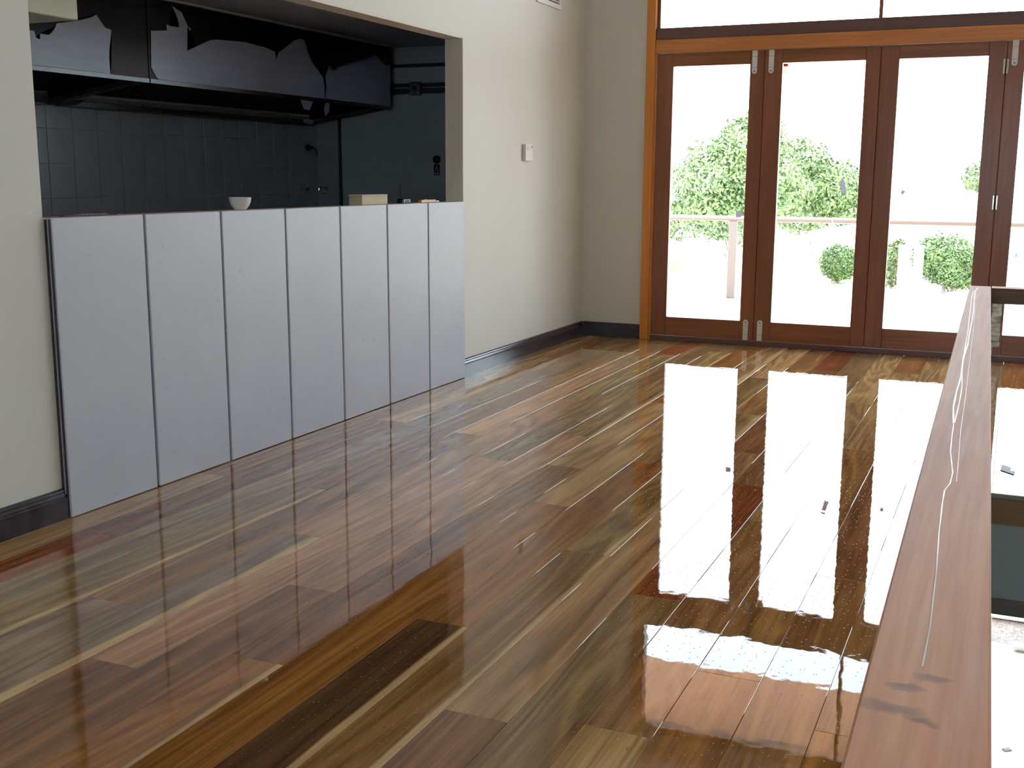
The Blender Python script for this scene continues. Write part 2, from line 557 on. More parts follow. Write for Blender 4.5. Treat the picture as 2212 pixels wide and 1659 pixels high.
# back wall with two window openings; right-wall one is unseen, added to light the rail
BW_WINS = [(1.9, 4.1, 0.9, 2.3)]
def wall_with_openings(name, axis, pos0, pos1, a0, a1, z0, z1, wins, mat):
    mb = MB()
    def bx(p, q, r, s):
        if axis == 'y': mb.box(p, q, pos0, pos1, r, s)
        else: mb.box(pos0, pos1, p, q, r, s)
    cur = a0
    for (p, q, r, s) in wins:
        bx(cur, p, z0, z1); bx(p, q, z0, r); bx(p, q, s, z1)
        cur = q
    bx(cur, a1, z0, z1)
    return struct(mb.build(name, mat))
wall_with_openings('wall_back', 'y', BACKY - 0.15, BACKY, -WT, ROOMX + 0.15, -0.02, CEIL, BW_WINS, MAT['wall'])
RW_FILL_WINS = [(-1.0, 1.6, 2.4, 3.25)]
wall_with_openings('wall_right', 'x', ROOMX, ROOMX + 0.15, BACKY, FARY + 0.15, -0.02, CEIL, RW_FILL_WINS, MAT['wall'])
wn = 1
for (p, q, r, s) in BW_WINS:
    w = empty('window_%d' % wn, ((p + q) / 2, BACKY - 0.075, r), kind='structure'); wn += 1
    mb = MB()
    for bxx in ((p, p + 0.06, r, s), (q - 0.06, q, r, s), ((p + q) / 2 - 0.03, (p + q) / 2 + 0.03, r + .06, s - .06), (p + .06, q - .06, r, r + 0.06), (p + .06, q - .06, s - 0.06, s)):
        mb.box(bxx[0], bxx[1], BACKY - 0.12, BACKY - 0.04, bxx[2], bxx[3])
    mb.build('window_frame', MAT['door'], w)
    for a, b in ((p + .06, (p + q) / 2 - .03), ((p + q) / 2 + .03, q - .06)):
        MB().box(a, b, BACKY - 0.083, BACKY - 0.077, r + .06, s - .06).build('pane', MAT['glass'], w)
for (p, q, r, s) in RW_FILL_WINS:
    w = empty('window_%d' % wn, (ROOMX + 0.075, (p + q) / 2, r), kind='structure'); wn += 1  # out-of-view high window, added to brighten the handrail and near floor
    mb = MB()
    for bxx in ((p, p + 0.06, r, s), (q - 0.06, q, r, s), ((p + q) / 2 - 0.03, (p + q) / 2 + 0.03, r + .06, s - .06), (p + .06, q - .06, r, r + 0.06), (p + .06, q - .06, s - 0.06, s)):
        mb.box(ROOMX + 0.04, ROOMX + 0.12, bxx[0], bxx[1], bxx[2], bxx[3])
    mb.build('window_frame', MAT['door'], w)
    for a, b in ((p + .06, (p + q) / 2 - .03), ((p + q) / 2 + .03, q - .06)):
        MB().box(ROOMX + 0.077, ROOMX + 0.083, a, b, r + .06, s - .06).build('pane', MAT['glass'], w)
struct(MB().box(-WT, ROOMX + 0.15, BACKY - 0.15, FARY + 0.15, CEIL, CEIL + 0.12).build('ceiling', MAT['ceil']))

# ---- floor: slab with the boards laid on it
mb = MB()
mb.box(0, VX0, BACKY, FARY + 0.02, -0.20, -0.02)
mb.box(VX1, ROOMX, BACKY, FARY + 0.02, -0.20, -0.02)
mb.box(VX0, VX1, VY1, FARY + 0.02, -0.20, -0.02)
mb.box(VX0, VX1, BACKY, VY0, -0.20, -0.02)
floor = struct(mb.build('floor', MAT['subfloor']))

rng = random.Random(11)
PAL = dict(tan=(0.43, 0.255, 0.108), brown=(0.305, 0.154, 0.056), dark=(0.120, 0.056, 0.024), red=(0.265, 0.075, 0.024),
           olive=(0.310, 0.192, 0.076), pink=(0.43, 0.230, 0.115), orange=(0.345, 0.146, 0.038), grey=(0.255, 0.165, 0.090),
           rbrown=(0.245, 0.108, 0.044))
CHOICE = ['tan', 'brown', 'brown', 'olive', 'olive', 'rbrown', 'grey', 'orange', 'pink', 'red']
# lane: list of (end Y, colour, sapwood width) from near to far
LANES = {
    0: [(3.9, 'tan', 0), (6.6, 'brown', 0), (8.9, 'tan', 0)],
    1: [(3.05, 'red', 0), (5.2, 'rbrown', 0), (7.6, 'tan', 0), (8.9, 'brown', 0)],
    2: [(2.1, 'brown', 0), (4.3, 'grey', 0), (7.05, 'grey', 0), (8.9, 'olive', 0)],
    3: [(3.9, 'olive', 0.14), (6.5, 'rbrown', 0), (8.9, 'brown', 0)],
    4: [(2.55, 'grey', 0), (5.1, 'brown', 0), (7.49, 'pink', 0), (8.9, 'olive', 0)],
    5: [(3.35, 'grey', 0.24), (6.2, 'pink', 0.05), (8.1, 'olive', 0), (8.9, 'red', 0)],
    6: [(2.2, 'rbrown', 0), (4.68, 'pink', 0), (5.62, 'grey', 0), (8.9, 'olive', 0)],
    7: [(2.9, 'rbrown', 0), (5.3, 'pink', 0), (8.4, 'olive', 0.16)],
    8: [(2.38, 'orange', 0.12), (4.69, 'rbrown', 0), (6.3, 'tan', 0.0), (8.9, 'orange', 0)],
    9: [(4.1, 'orange', 0), (6.9, 'tan', 0), (8.9, 'tan', 0.2)],
    10: [(2.82, 'dark', 0.15), (4.9, 'orange', 0), (7.4, 'olive', 0.06), (8.9, 'tan', 0)],
    11: [(3.6, 'brown', 0.14), (6.2, 'olive', 0.18), (8.9, 'brown', 0)],
    12: [(2.33, 'rbrown', 0), (5.3, 'tan', 0), (7.9, 'rbrown', 0), (8.9, 'red', 0)],
    13: [(3.28, 'olive', 0), (4.72, 'red', 0), (7.0, 'brown', 0), (8.9, 'olive', 0)],
    14: [(2.4, 'tan', 0), (4.22, 'brown', 0), (6.8, 'olive', 0), (8.9, 'tan', 0)],
    15: [(2.81, 'orange', 0), (5.6, 'brown', 0), (8.0, 'tan', 0), (8.9, 'orange', 0)],
    16: [(3.7, 'brown', 0), (6.3, 'rbrown', 0), (8.9, 'tan', 0)],
    17: [(2.6, 'orange', 0), (5.1, 'brown', 0), (7.7, 'olive', 0), (8.9, 'tan', 0)],
}
def add_board(k, y0, y1, colname, sap):
    x0, x1 = B0 + k * BW, B0 + (k + 1) * BW
    x1 = min(x1, ROOMX)
    g, bev, h = 0.0004, 0.0010, 0.019
    hw, hl = (x1 - x0) / 2 - g, (y1 - y0) / 2 - g * 0.6
    tilt = rng.uniform(-0.00006, 0.00006)
    # cross-section with eased edges, swept along the board
    xs = [-hw, -hw + bev, hw - bev, hw]
    zs = [-bev * 0.8, 0.0, 0.0, -bev * 0.8]
    verts, faces = [], []
    ys = [(-hl, -bev), (-hl + bev, 0.0), (hl - bev, 0.0), (hl, -bev)]
    for yy, dz in ys:
        for xx, zz in zip(xs, zs):
            verts.append((xx, yy, min(0, zz) + dz + tilt * xx / hw))
    n = len(xs)
    for j in range(3):
        for i in range(n - 1):
            a = j * n + i
            faces.append((a, a + 1, a + n + 1, a + n))
    base = len(verts)
    for yy in (-hl, hl):
        verts += [(-hw, yy, -h), (hw, yy, -h)]
    b0, b1, b2, b3 = base, base + 1, base + 2, base + 3
    faces.append(tuple([b0, b1] + [i for i in range(n - 1, -1, -1)]))
    faces.append(tuple([b3, b2] + [3 * n + i for i in range(n)]))
    faces.append((b0, 0, n, 2 * n, 3 * n, b2))
    faces.append((b1, b3, 4 * n - 1, 3 * n - 1, 2 * n - 1, n - 1))
    faces.append((b0, b2, b3, b1))
    me = bpy.data.meshes.new('board')
    me.from_pydata(verts, [], faces)
    me.materials.append(MAT['board'])
    o = bpy.data.objects.new('board', me)
    COL.objects.link(o)
    o.parent = floor
    o.location = ((x0 + x1) / 2, (y0 + y1) / 2, 0)
    c = PAL[colname]
    v = rng.uniform(0.9, 1.12)
    o.color = (c[0] * v, c[1] * v * rng.uniform(0.97, 1.03), c[2] * v * rng.uniform(0.94, 1.06), 1)
    o['sap'] = float(sap)
for k in range(0, int((ROOMX - B0) / BW) + 1):
    segs = []
    xa, xb = B0 + k * BW, B0 + (k + 1) * BW
    y = -1.2 if k < 18 else (BACKY + 0.0)
    cols = LANES.get(k)
    spans = []
    if cols is None:
        start = VY1 if xa < VX1 - 0.02 else y
        yy = start
        first = True
        while yy < FARY - 0.02:
            e = yy + (rng.uniform(0.8, 2.4) if first else rng.uniform(1.8, 3.6))
            first = False
            if e > FARY - 0.7: e = FARY
            spans.append((yy, min(e, FARY), rng.choice(CHOICE), rng.choice((0, 0, 0, 0.12))))
            yy = e
        if xa < VX1 - 0.02:
            pass
    else:
        yy = -1.2
        for (e, c, s) in cols:
            spans.append((yy, min(e, FARY), c, s)); yy = min(e, FARY)
        if yy < FARY - 0.05:
            spans.append((yy, FARY, rng.choice(CHOICE), 0))
    if k < 18 or xa >= VX1 - 0.02:
        y_first = spans[0][0]
        if y_first > BACKY + 0.05:
            spans.insert(0, (BACKY, y_first, rng.choice(CHOICE), 0))
    for s in spans:
        add_board(k, *s)

# ---- skirting boards, moulded profile
def skirting(name, p0, p1, inward):
    prof = [(0.0, 0.0), (0.020, 0.0), (0.020, 0.082), (0.016, 0.086), (0.016, 0.092), (0.0125, 0.099), (0.0115, 0.104),
            (0.013, 0.107), (0.011, 0.113), (0.006, 0.118), (0.0, 0.118)]
    iv = Vector(inward)
    pts = [Vector(p0) + iv * a + Vector((0, 0, b)) for a, b in prof]
    mb = MB().prism(pts, Vector(p1) - Vector(p0))
    return struct(mb.build(name, MAT['skirting']))
skirting('baseboard_left', (0, BACKY, 0.0), (0, 3.153, 0.0), (1, 0, 0))
skirting('baseboard_right', (0, 6.590, 0.0), (0, FARY, 0.0), (1, 0, 0))
skirting('baseboard_far', (0.02, FARY, 0.0), (0.515, FARY, 0.0), (0, -1, 0))
# sanded-back chip of bare white at the cut end of the skirting
struct(MB().box(0.0005, 0.0175, 6.586, 6.5895, 0.098, 0.1185, 0.001).build('trim_3', MAT['white']))

# ---- door frame, header and transom window of the far wall
mb = MB()
mb.box(0.515, DX0 - 0.012, FARY - 0.030, FARY + 0.12, 0.0, TT + 0.08, 0.003)
mb.box(DX0 - 0.012, DX0 - 0.001, FARY - 0.012, FARY + 0.12, 0.0, 2.244, 0.002)
struct(mb.build('trim_4', MAT['frame']))
mb = MB(); mb.box(DX1 + 0.001, DX1 + 0.082, FARY - 0.030, FARY + 0.12, 0.0, TT + 0.08, 0.003)
struct(mb.build('trim_5', MAT['frame']))
struct(MB().box(DX0 - 0.011, DX1, FARY - 0.022, FARY + 0.11, 2.246, 2.348, 0.003).build('trim_6', MAT['frameh']))   # header
struct(MB().box(DX0 - 0.012, DX1, FARY - 0.005, FARY + 0.13, 0.0, 0.040, 0.003).build('trim_7', MAT['sillw']))       # threshold
win = empty('window_4', (DX0, FARY, 2.348), kind='structure')
mb = MB()
mb.box(DX0 - 0.011, DX1, FARY - 0.008, FARY + 0.11, 2.349, 2.437, 0.003)
mb.box(DX0 - 0.011, DX1, FARY + 0.0, FARY + 0.11, TT, TT + 0.079, 0.003)
mb.box(DX0 - 0.011, DX0 + 0.012, FARY + 0.02, FARY + 0.11, 2.437, TT)
mb.box(DX1 - 0.022, DX1, FARY + 0.02, FARY + 0.11, 2.437, TT)
mb.build('window_frame', MAT['sillw'], win)
MULL = [2.250, 3.93]
edges = [DX0 + 0.012] + MULL + [DX1 - 0.022]
for mx in MULL:
    MB().box(mx - 0.013, mx + 0.013, FARY + 0.03, FARY + 0.09, 2.437, TT).build('mullion', MAT['door'], win)
for a, b in zip(edges[:-1], edges[1:]):
    MB().box(a + 0.010, b - 0.010, FARY + 0.057, FARY + 0.063, 2.437, TT).build('pane', MAT['glass'], win)

# ---- the bifold leaves
def bolt_cover(x, z0, z1, parent, up):
    """slim flush-bolt cover with one rounded end and a screw; up=True: rounded end is on top"""
    hw = 0.0195
    pts = []
    yf = FARY - 0.012
    if up:
        pts = [(x - hw, yf, z0), (x + hw, yf, z0)]
        for i in range(9):
            t = math.pi * i / 8
            pts.append((x + hw * math.cos(t), yf, z1 - hw + hw * math.sin(t)))
    else:
        pts = [(x + hw, yf, z1), (x - hw, yf, z1)]
        for i in range(9):
            t = math.pi + math.pi * i / 8
            pts.append((x + hw * math.cos(t), yf, z0 + hw + hw * math.sin(t)))
    b = MB().prism(pts, (0, 0.012, 0)).build('bolt_cover', MAT['hardware'], parent)
    zs = z1 - hw if up else z0 + hw
    MB().lathe([(0.006, FARY - 0.0145), (0.006, FARY - 0.012)], (x, 0, zs), 12, 'y').build('screw', MAT['vent_dark'], b)
    zz = z0 + 0.045 if up else z1 - 0.045
    MB().box(x - hw - 0.0005, x + hw + 0.0005, FARY - 0.0128, FARY - 0.0005, zz, zz + 0.002).build('seam', MAT['vent_dark'], b)
    zz = z1 - 0.045 if up else z0 + 0.045
    MB().box(x - hw - 0.0005, x + hw + 0.0005, FARY - 0.0128, FARY - 0.0005, zz, zz + 0.002).build('seam', MAT['vent_dark'], b)

LEAF_LABEL = ['leftmost timber bifold door leaf, next to the cream wall corner',
              'second timber bifold door leaf from the left with small label on its glass',
              'third timber bifold door leaf from the left, hedge seen through it',
              'fourth timber bifold door leaf, behind the end of the handrail',
              'fifth timber bifold door leaf, right of the handrail',
              'sixth timber bifold door leaf, farthest from the servery']
GX = [(0.728, 1.326), (1.569, 2.167), (2.401, 2.994), (3.228, 3.82), (4.075, 4.675), (4.91, 5.5)]
for i in range(NLEAF):
    x0, x1 = DX0 + i * LEAFW + 0.0015, DX0 + (i + 1) * LEAFW - 0.0015
    g0, g1 = GX[i]
    z0, z1, gz0, gz1 = 0.042, 2.244, 0.192, 2.147
    d = empty('door_%d' % (i + 1), (x0, FARY, 0.042), LEAF_LABEL[i], None, None, 'structure')
    MB().box(x0, g0, FARY, FARY + 0.044, z0, z1, 0.003).build('stile', MAT['door'], d, (x0, FARY, z0))
    MB().box(g1, x1, FARY, FARY + 0.044, z0, z1, 0.003).build('stile', MAT['door'], d, (g1, FARY, z0))
    MB().box(g0, g1, FARY + 0.001, FARY + 0.043, z0, gz0, 0.002).build('bottom_rail', MAT['doorh'], d)
    MB().box(g0, g1, FARY + 0.001, FARY + 0.043, gz1, z1, 0.002).build('top_rail', MAT['doorh'], d)
    MB().box(g0, g1, FARY + 0.019, FARY + 0.025, gz0, gz1).build('pane', MAT['glass'], d)
    if i < NLEAF - 1:
        MB().box(x1 - 0.012, x1 + 0.015, FARY + 0.0445, FARY + 0.054, z0, z1, 0.001).build('meeting_bead', MAT['door'], d)
    if i in (0, 2, 4):
        if i == 0:
            bolt_cover(x1 - 0.072, 2.072, 2.243, d, False); bolt_cover(x1 - 0.058, 0.043, 0.205, d, True)
    if i in (1, 3):
        xb = x0 + 0.050
        bolt_cover(xb, 2.072, 2.243, d, False)
        if i == 1: bolt_cover(xb, 0.043, 0.205, d, True)
        else: bolt_cover(xb - 0.012, 0.033 + 0.01, 0.125, d, True)
    if i == 2:   # butt hinges shared with the next leaf: two knuckles either side of the joint
        for hz in (1.085, 2.02):
            for sx in (-0.017, 0.006):
                MB().lathe([(0.0, hz), (0.0075, hz + 0.001), (0.0075, hz + 0.099), (0.0, hz + 0.1)], (x1 + 0.0015 + sx + 0.004, FARY - 0.007, 0), 10).build('hinge', MAT['steel_pol'], d)
# wrinkled film left wrapped on the stile of the fourth leaf, its reflections painted
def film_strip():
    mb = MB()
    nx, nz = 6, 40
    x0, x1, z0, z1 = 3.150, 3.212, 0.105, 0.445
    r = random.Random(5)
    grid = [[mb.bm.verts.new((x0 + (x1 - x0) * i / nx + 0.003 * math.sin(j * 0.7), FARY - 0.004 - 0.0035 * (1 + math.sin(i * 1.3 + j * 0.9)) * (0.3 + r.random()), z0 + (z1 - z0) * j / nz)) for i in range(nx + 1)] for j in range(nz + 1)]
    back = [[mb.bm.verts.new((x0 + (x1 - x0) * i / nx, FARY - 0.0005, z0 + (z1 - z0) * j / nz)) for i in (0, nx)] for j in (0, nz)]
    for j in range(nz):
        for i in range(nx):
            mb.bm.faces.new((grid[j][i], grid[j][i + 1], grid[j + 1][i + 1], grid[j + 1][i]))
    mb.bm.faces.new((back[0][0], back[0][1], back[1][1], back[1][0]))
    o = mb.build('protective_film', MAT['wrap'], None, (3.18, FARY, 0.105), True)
    tag(o, 'wrinkled film with painted pale cyan reflections, wrapped on the door stile below the cross rail', 'film')
m_, nt_, bs_ = mat_new('wrap_painted_glints')
nt_.links.new(ramp(nt_, noise(nt_, coords(nt_, (8, 1, 30)), 1.2, 3), [(0.35, (0.30, 0.27, 0.26)), (0.60, (0.80, 0.95, 0.95))]), bs_.inputs['Base Color'])  # pale cyan bands put reflections into the film's base colour
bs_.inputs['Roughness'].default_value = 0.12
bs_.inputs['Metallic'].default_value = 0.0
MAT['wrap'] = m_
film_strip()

# stickers left on the panes
def sticker(c, w, h, rot, mat, label, extra=None):
    x, z = c
    yg = FARY + 0.0185
    e = empty('glass_sticker', (x, yg, z), label, 'sticker')
    def quad(w, h, cx, cz, mat, name, off):
        mb = MB()
        pts = []
        for sx, sz in ((-1, -1), (1, -1), (1, 1), (-1, 1)):
            px, pz = cx + sx * w / 2, cz + sz * h / 2
            pts.append((x + px * math.cos(rot) - pz * math.sin(rot), yg - off, z + px * math.sin(rot) + pz * math.cos(rot)))
        mb.prism(pts, (0, 0.0004, 0)).build(name, mat, e)
    quad(w, h, 0, 0, mat, 'paper', 0.0004)
    if extra:
        quad(w * 0.9, h * 0.28, 0, h * 0.33, extra, 'print', 0.0007)
sticker((1.279, 1.022), 0.040, 0.050, 0.05, MAT['sticker'], 'small grey paper sticker on the leftmost door pane above the balcony rail')
sticker((2.056, 1.237), 0.034, 0.098, 0.22, MAT['sticker'], 'tall tilted grey sticker near the right edge of the second door pane')
sticker((2.482, 1.202), 0.024, 0.028, -0.5, MAT['sticker'], 'tiny grey sticker scrap on the third door pane')
sticker((1.590, 2.110), 0.036, 0.066, 0.0, MAT['sticker_w'], 'white label with red top in the upper corner of the second pane', MAT['sticker_r'])

# ---- stair void: nosing, fascia, bulkhead
struct(MB().box(VX0, VX1, VY1 - 0.012, VY1 + 0.001, -0.017, 0.003, 0.002).build('trim_8', MAT['nosing']))
struct(MB().box(VX0, VX1, VY1 - 0.010, VY1 + 0.002, -0.128, -0.018, 0.002).build('trim_9', MAT['fascia']))
struct(MB().box(VX0, VX1, VY1 - 0.002, VY1 + 0.10, -0.455, -0.128).build('wall_void', MAT['bulk']))
struct(MB().box(VX0, VX1, VY1 - 0.012, VY1 + 0.10, -0.525, -0.455, 0.002).build('trim_10', MAT['bulk_trim']))
mb = MB()
mb.box(VX0 - 0.10, VX0, VY0, VY1 + .1, -0.525, -0.021)
mb.box(VX1, VX1 + 0.10, VY0, VY1 + .1, -0.525, -0.201)
struct(mb.build('wall_void_side', MAT['bulk']))
struct(MB().box(0, ROOMX, FARY - 0.02, FARY + 0.15, -0.50, -0.201).build('trim_11', MAT['bulk_trim']))

# lower storey: side and back walls, open to the paving at the front
struct(MB().box(-0.12, 0, BACKY, FARY + 0.15, -2.9, -0.201).build('wall_lower_left', MAT['bulk']))
struct(MB().box(ROOMX, ROOMX + 0.15, BACKY, FARY + 0.15, -2.9, -0.021).build('wall_lower_right', MAT['bulk']))
struct(MB().box(-0.12, ROOMX + 0.15, BACKY - 0.15, BACKY, -2.9, -0.021).build('wall_lower_back', MAT['bulk']))

# ---- kitchen behind the servery
KX, KY0, KY1, KC = -1.90, 2.4, 7.84, 2.262
struct(MB().box(KX - 0.12, KX - 0.008, KY0, KY1 + 0.1, -0.02, KC + 0.1).build('wall_kitchen_back', MAT['grout']))
struct(MB().box(KX, -WT, KY1 + 0.008, KY1 + 0.12, -0.02, KC + 0.1).build('wall_kitchen_end', MAT['kitch']))
struct(MB().box(KX, -WT, KY0 - 0.1, KY0, -0.02, KC + 0.1).build('wall_kitchen_near', MAT['kitch']))
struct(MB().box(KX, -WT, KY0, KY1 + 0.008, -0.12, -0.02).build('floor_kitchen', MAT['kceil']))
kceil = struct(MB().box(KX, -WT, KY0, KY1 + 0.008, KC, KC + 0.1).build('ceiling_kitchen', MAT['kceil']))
# cover strip and hatch on the kitchen ceiling
MB().box(-0.62, -0.28, 5.62, 6.30, KC - 0.006, KC, 0.002).build('ceiling_hatch', MAT['kitch'], kceil)
wkb = bpy.data.objects['wall_kitchen_back']
wke = bpy.data.objects['wall_kitchen_end']
TS = 0.2
tile_me = None
def tile_mesh():
    bm = bmesh.new()
    bmesh.ops.create_cube(bm, size=1.0)
    bmesh.ops.scale(bm, vec=(0.008, TS - 0.003, TS - 0.003), verts=bm.verts)
    bmesh.ops.bevel(bm, geom=list(bm.edges), offset=0.0015, segments=1, affect='EDGES')
    me = bpy.data.meshes.new('tile')
    bm.to_mesh(me); bm.free()
    me.materials.append(MAT['tile'])
    return me
tile_me = tile_mesh()
rt = random.Random(3)
for j in range(5):
    for i in range(19):
        o = bpy.data.objects.new('tile', tile_me)
        COL.objects.link(o); o.parent = wkb
        o.location = (KX - 0.004, KY1 - 0.1 - i * TS, 0.95 + 0.1 + j * TS - 0.2 + 0.01)
        o.rotation_euler = (0, rt.uniform(-.002, .002), rt.uniform(-.002, .002))
for j in range(5):
    o = bpy.data.objects.new('tile', tile_me)
    COL.objects.link(o); o.parent = wke
    o.location = (KX + 0.1, KY1 + 0.004, 0.95 + 0.1 + j * TS - 0.2 + 0.01)
    o.rotation_euler = (0, 0, math.pi / 2)
MB().box(KX + 0.2, KX + 0.222, KY1 - 0.012, KY1 + 0.008, 0.6, 1.92, 0.002).build('edge_strip', MAT['track'], wke)
# cold-room sliding door on the end wall
cd = empty('coolroom_door', (-0.75, KY1, 0), 'grey sliding coolroom door under a black top track in the kitchen', 'door')
MB().box(-1.66, -1.125, KY1 - 0.030, KY1 + 0.007, 0.0, 1.905, 0.004).build('fixed_panel', MAT['kdoor'], cd)
MB().box(-1.118, -0.125, KY1 - 0.052, KY1 - 0.008, 0.0, 1.915, 0.005).build('door_leaf', MAT['kdoor'], cd)
MB().box(-1.66, -0.125, KY1 - 0.040, KY1 + 0.007, 1.965, 1.992, 0.003).build('top_track', MAT['track'], cd)
MB().box(-1.66, -0.125, KY1 - 0.036, KY1 + 0.007, 1.917, 1.955, 0.003).build('lower_track', MAT['track'], cd)
MB().box(-1.66, -0.125, KY1 - 0.010, KY1 + 0.007, 2.112, 2.138, 0.002).build('head_strip', MAT['track'], cd)
hg = MB().box(-1.025, -0.925, KY1 - 0.070, KY1 - 0.041, 1.90, 2.0, 0.008).build('hanger_bracket', MAT['steel_rim'], cd)
MB().lathe([(0.018, KY1 - 0.078), (0.018, KY1 - 0.069)], (-0.975, 0, 1.95), 16, 'y').build('roller', MAT['track'], hg)
for bx_ in (-1.008, -0.942):
    MB().lathe([(0.006, KY1 - 0.075), (0.006, KY1 - 0.069)], (bx_, 0, 1.915), 10, 'y').build('bolt', MAT['steel_pol'], hg)
MB().box(-1.126, -1.113, KY1 - 0.056, KY1 - 0.030, 1.14, 1.24, 0.002).build('edge_catch', MAT['steel_pol'], cd)
ps = empty('alarm_button', (-0.80, KY1 - 0.052, 1.423), 'black domed button on the coolroom door above a triangle sign', 'button')
MB().lathe([(0.032, KY1 - 0.058), (0.032, KY1 - 0.0525)], (-0.80, 0, 1.423), 24, 'y').build('base_ring', MAT['black'], ps)
MB().lathe([(0.004, KY1 - 0.086), (0.015, KY1 - 0.083), (0.023, KY1 - 0.075), (0.027, KY1 - 0.064), (0.028, KY1 - 0.057)], (-0.80, 0, 1.423), 24, 'y').build('dome', MAT['black'], ps, None, True)
sg = empty('warning_sign', (-0.80, KY1 - 0.052, 1.35), 'small black sign with a pale triangle below the domed button', 'sign')
MB().box(-0.826, -0.776, KY1 - 0.056, KY1 - 0.0525, 1.307, 1.388, 0.001).build('plate', MAT['black'], sg)
mb = MB()
A, B_, C_ = Vector((-0.801, 0, 1.379)), Vector((-0.819, 0, 1.316)), Vector((-0.783, 0, 1.316))
cen = (A + B_ + C_) / 3
for P, Q in ((A, B_), (B_, C_), (C_, A)):
    off = Vector((0, KY1 - 0.0568, 0))
    pi_, qi_ = P + (cen - P) * 0.18, Q + (cen - Q) * 0.18
    mb.prism([P + off, Q + off, qi_ + off, pi_ + off], (0, 0.0007, 0))
mb.build('triangle', MAT['hardware'], sg)

# range hoods, two units side by side
HX = -1.15
def hood(y0, y1, label, film_polys, parts_extra=None):
    zf, zr, zt, xr = 1.805, 1.694, KC - 0.004, KX + 0.012
    h = empty('range_hood', ((HX + xr) / 2, (y0 + y1) / 2, zr), label, 'range hood')
    MB().box(HX - 0.004, HX, y0, y1, zf, zt).build('front_panel', MAT['steel'], h)
    for yy, dd in ((y0, 0.004), (y1, -0.004)):
        MB().prism([(HX - 0.004, yy, zf), (xr, yy, zr), (xr, yy, zt), (HX - 0.004, yy, zt)], (0, dd, 0)).build('end_panel', MAT['steel'], h)
        # folded flange along the raked lower edge of the end panel
        s = 0.055 if dd > 0 else -0.055
        MB().prism([(HX - 0.004, yy + dd, zf + .001), (xr, yy + dd, zr + .001), (xr, yy + dd, zr + 0.028), (HX - 0.004, yy + dd, zf + 0.028)], (0, s * 0.4, 0)).build('end_flange', MAT['steel_rim'], h)
    MB().box(HX, HX + 0.006, y0, y1, zf - 0.012, zf + 0.014, 0.002).build('front_rim', MAT['steel_rim'], h)
    MB().box(xr, xr + 0.05, y0 + 0.03, y1 - 0.03, zr - 0.006, zr + 0.03, 0.004).build('rear_gutter', MAT['steel_rim'], h)
    # bank of sloping grease filters inside
    n = max(3, int((y1 - y0) / 0.5))
    w = (y1 - y0 - 0.12) / n
    for i in range(n):
        a, b = y0 + 0.06 + i * w + 0.004, y0 + 0.06 + (i + 1) * w - 0.004
        p = [(HX - 0.10, a, 2.12), (xr + 0.06, a, zr + 0.07), (xr + 0.06, b, zr + 0.07), (HX - 0.10, b, 2.12)]
        MB().prism(p, (0.02, 0, 0.03)).build('grease_filter', MAT['steel'], h)
    for yy in (y0 + 0.036, y1 - 0.036):     # bright folded corner pieces of the gutter
        s = 1 if yy < (y0 + y1) / 2 else -1
        MB().prism([(xr + 0.052, yy, zr - 0.004), (xr + 0.052, yy + s * 0.12, zr + 0.004), (xr + 0.075, yy + s * 0.16, zr + 0.034), (xr + 0.075, yy, zr + 0.034)], (-0.002, 0, 0.001)).build('gutter_corner', MAT['steel_pol'], h)
    for poly in film_polys:
        pts = [unproj(px, py, 0, HX + 0.002) for px, py in poly]
        bm = bmesh.new()
        f = bm.faces.new([bm.verts.new(p) for p in pts])
        bmesh.ops.triangulate(bm, faces=[f], ngon_method='EAR_CLIP')
        ret = bmesh.ops.extrude_face_region(bm, geom=list(bm.faces))
        vs = [v for v in ret['geom'] if isinstance(v, bmesh.types.BMVert)]
        bmesh.ops.translate(bm, vec=(0.0012, 0, 0), verts=vs)
        k = MB(); k.bm.free(); k.bm = bm
        k.build('protective_film', MAT['film'], h)
    return h
z1 = lambda pts: [(40 + x * 0.28937, y * 0.28937) for x, y in pts]
z2 = lambda pts: [(540 + x * 0.28937, y * 0.28937) for x, y in pts]
fa = z1([(20, 492), (300, 530), (690, 572), (680, 510), (675, 380), (690, 262), (695, 225), (645, 205), (600, 140), (580, 110), (540, 132),
         (450, 152), (280, 175), (275, 200), (250, 240), (225, 262), (160, 250), (160, 295), (130, 280), (115, 230), (20, 218)])
fb = z1([(1050, 604), (1010, 545), (990, 500), (988, 230), (1105, 228), (1103, 180), (1130, 195), (1200, 205), (1185, 130), (1145, 45), (1215, 90), (1260, 190),
         (1285, 215), (1265, 290), (1258, 380), (1330, 345), (1430, 300), (1480, 295), (1700, 315), (1725, 325)]) + \
     z2([(0, 325), (100, 350), (185, 385), (195, 445), (215, 390), (270, 350), (310, 325), (330, 300), (380, 288), (405, 300), (430, 400),
         (460, 460), (525, 550), (545, 580), (556, 640), (556, 735), (0, 690)]) + z1([(1400, 650)])
fc = z2([(560, 735), (572, 660), (566, 600), (562, 570), (590, 490), (628, 535), (660, 500), (800, 450), (785, 490), (830, 465), (940, 410), (960, 450), (1010, 490),
         (1046, 480), (1050, 795), (800, 765)])
h1 = hood(3.20, 5.058, 'dark steel range hood, nearer one, with torn film on its left part', [fa])
h2 = hood(5.066, 7.715, 'long dark steel range hood with jagged torn film, nearest the coolroom door', [fb, fc])
MB().box(HX + 0.001, HX + 0.030, 3.2, 7.72, KC - 0.016, KC - 0.001, 0.003).build('ceiling_bead', MAT['bead'], kceil)
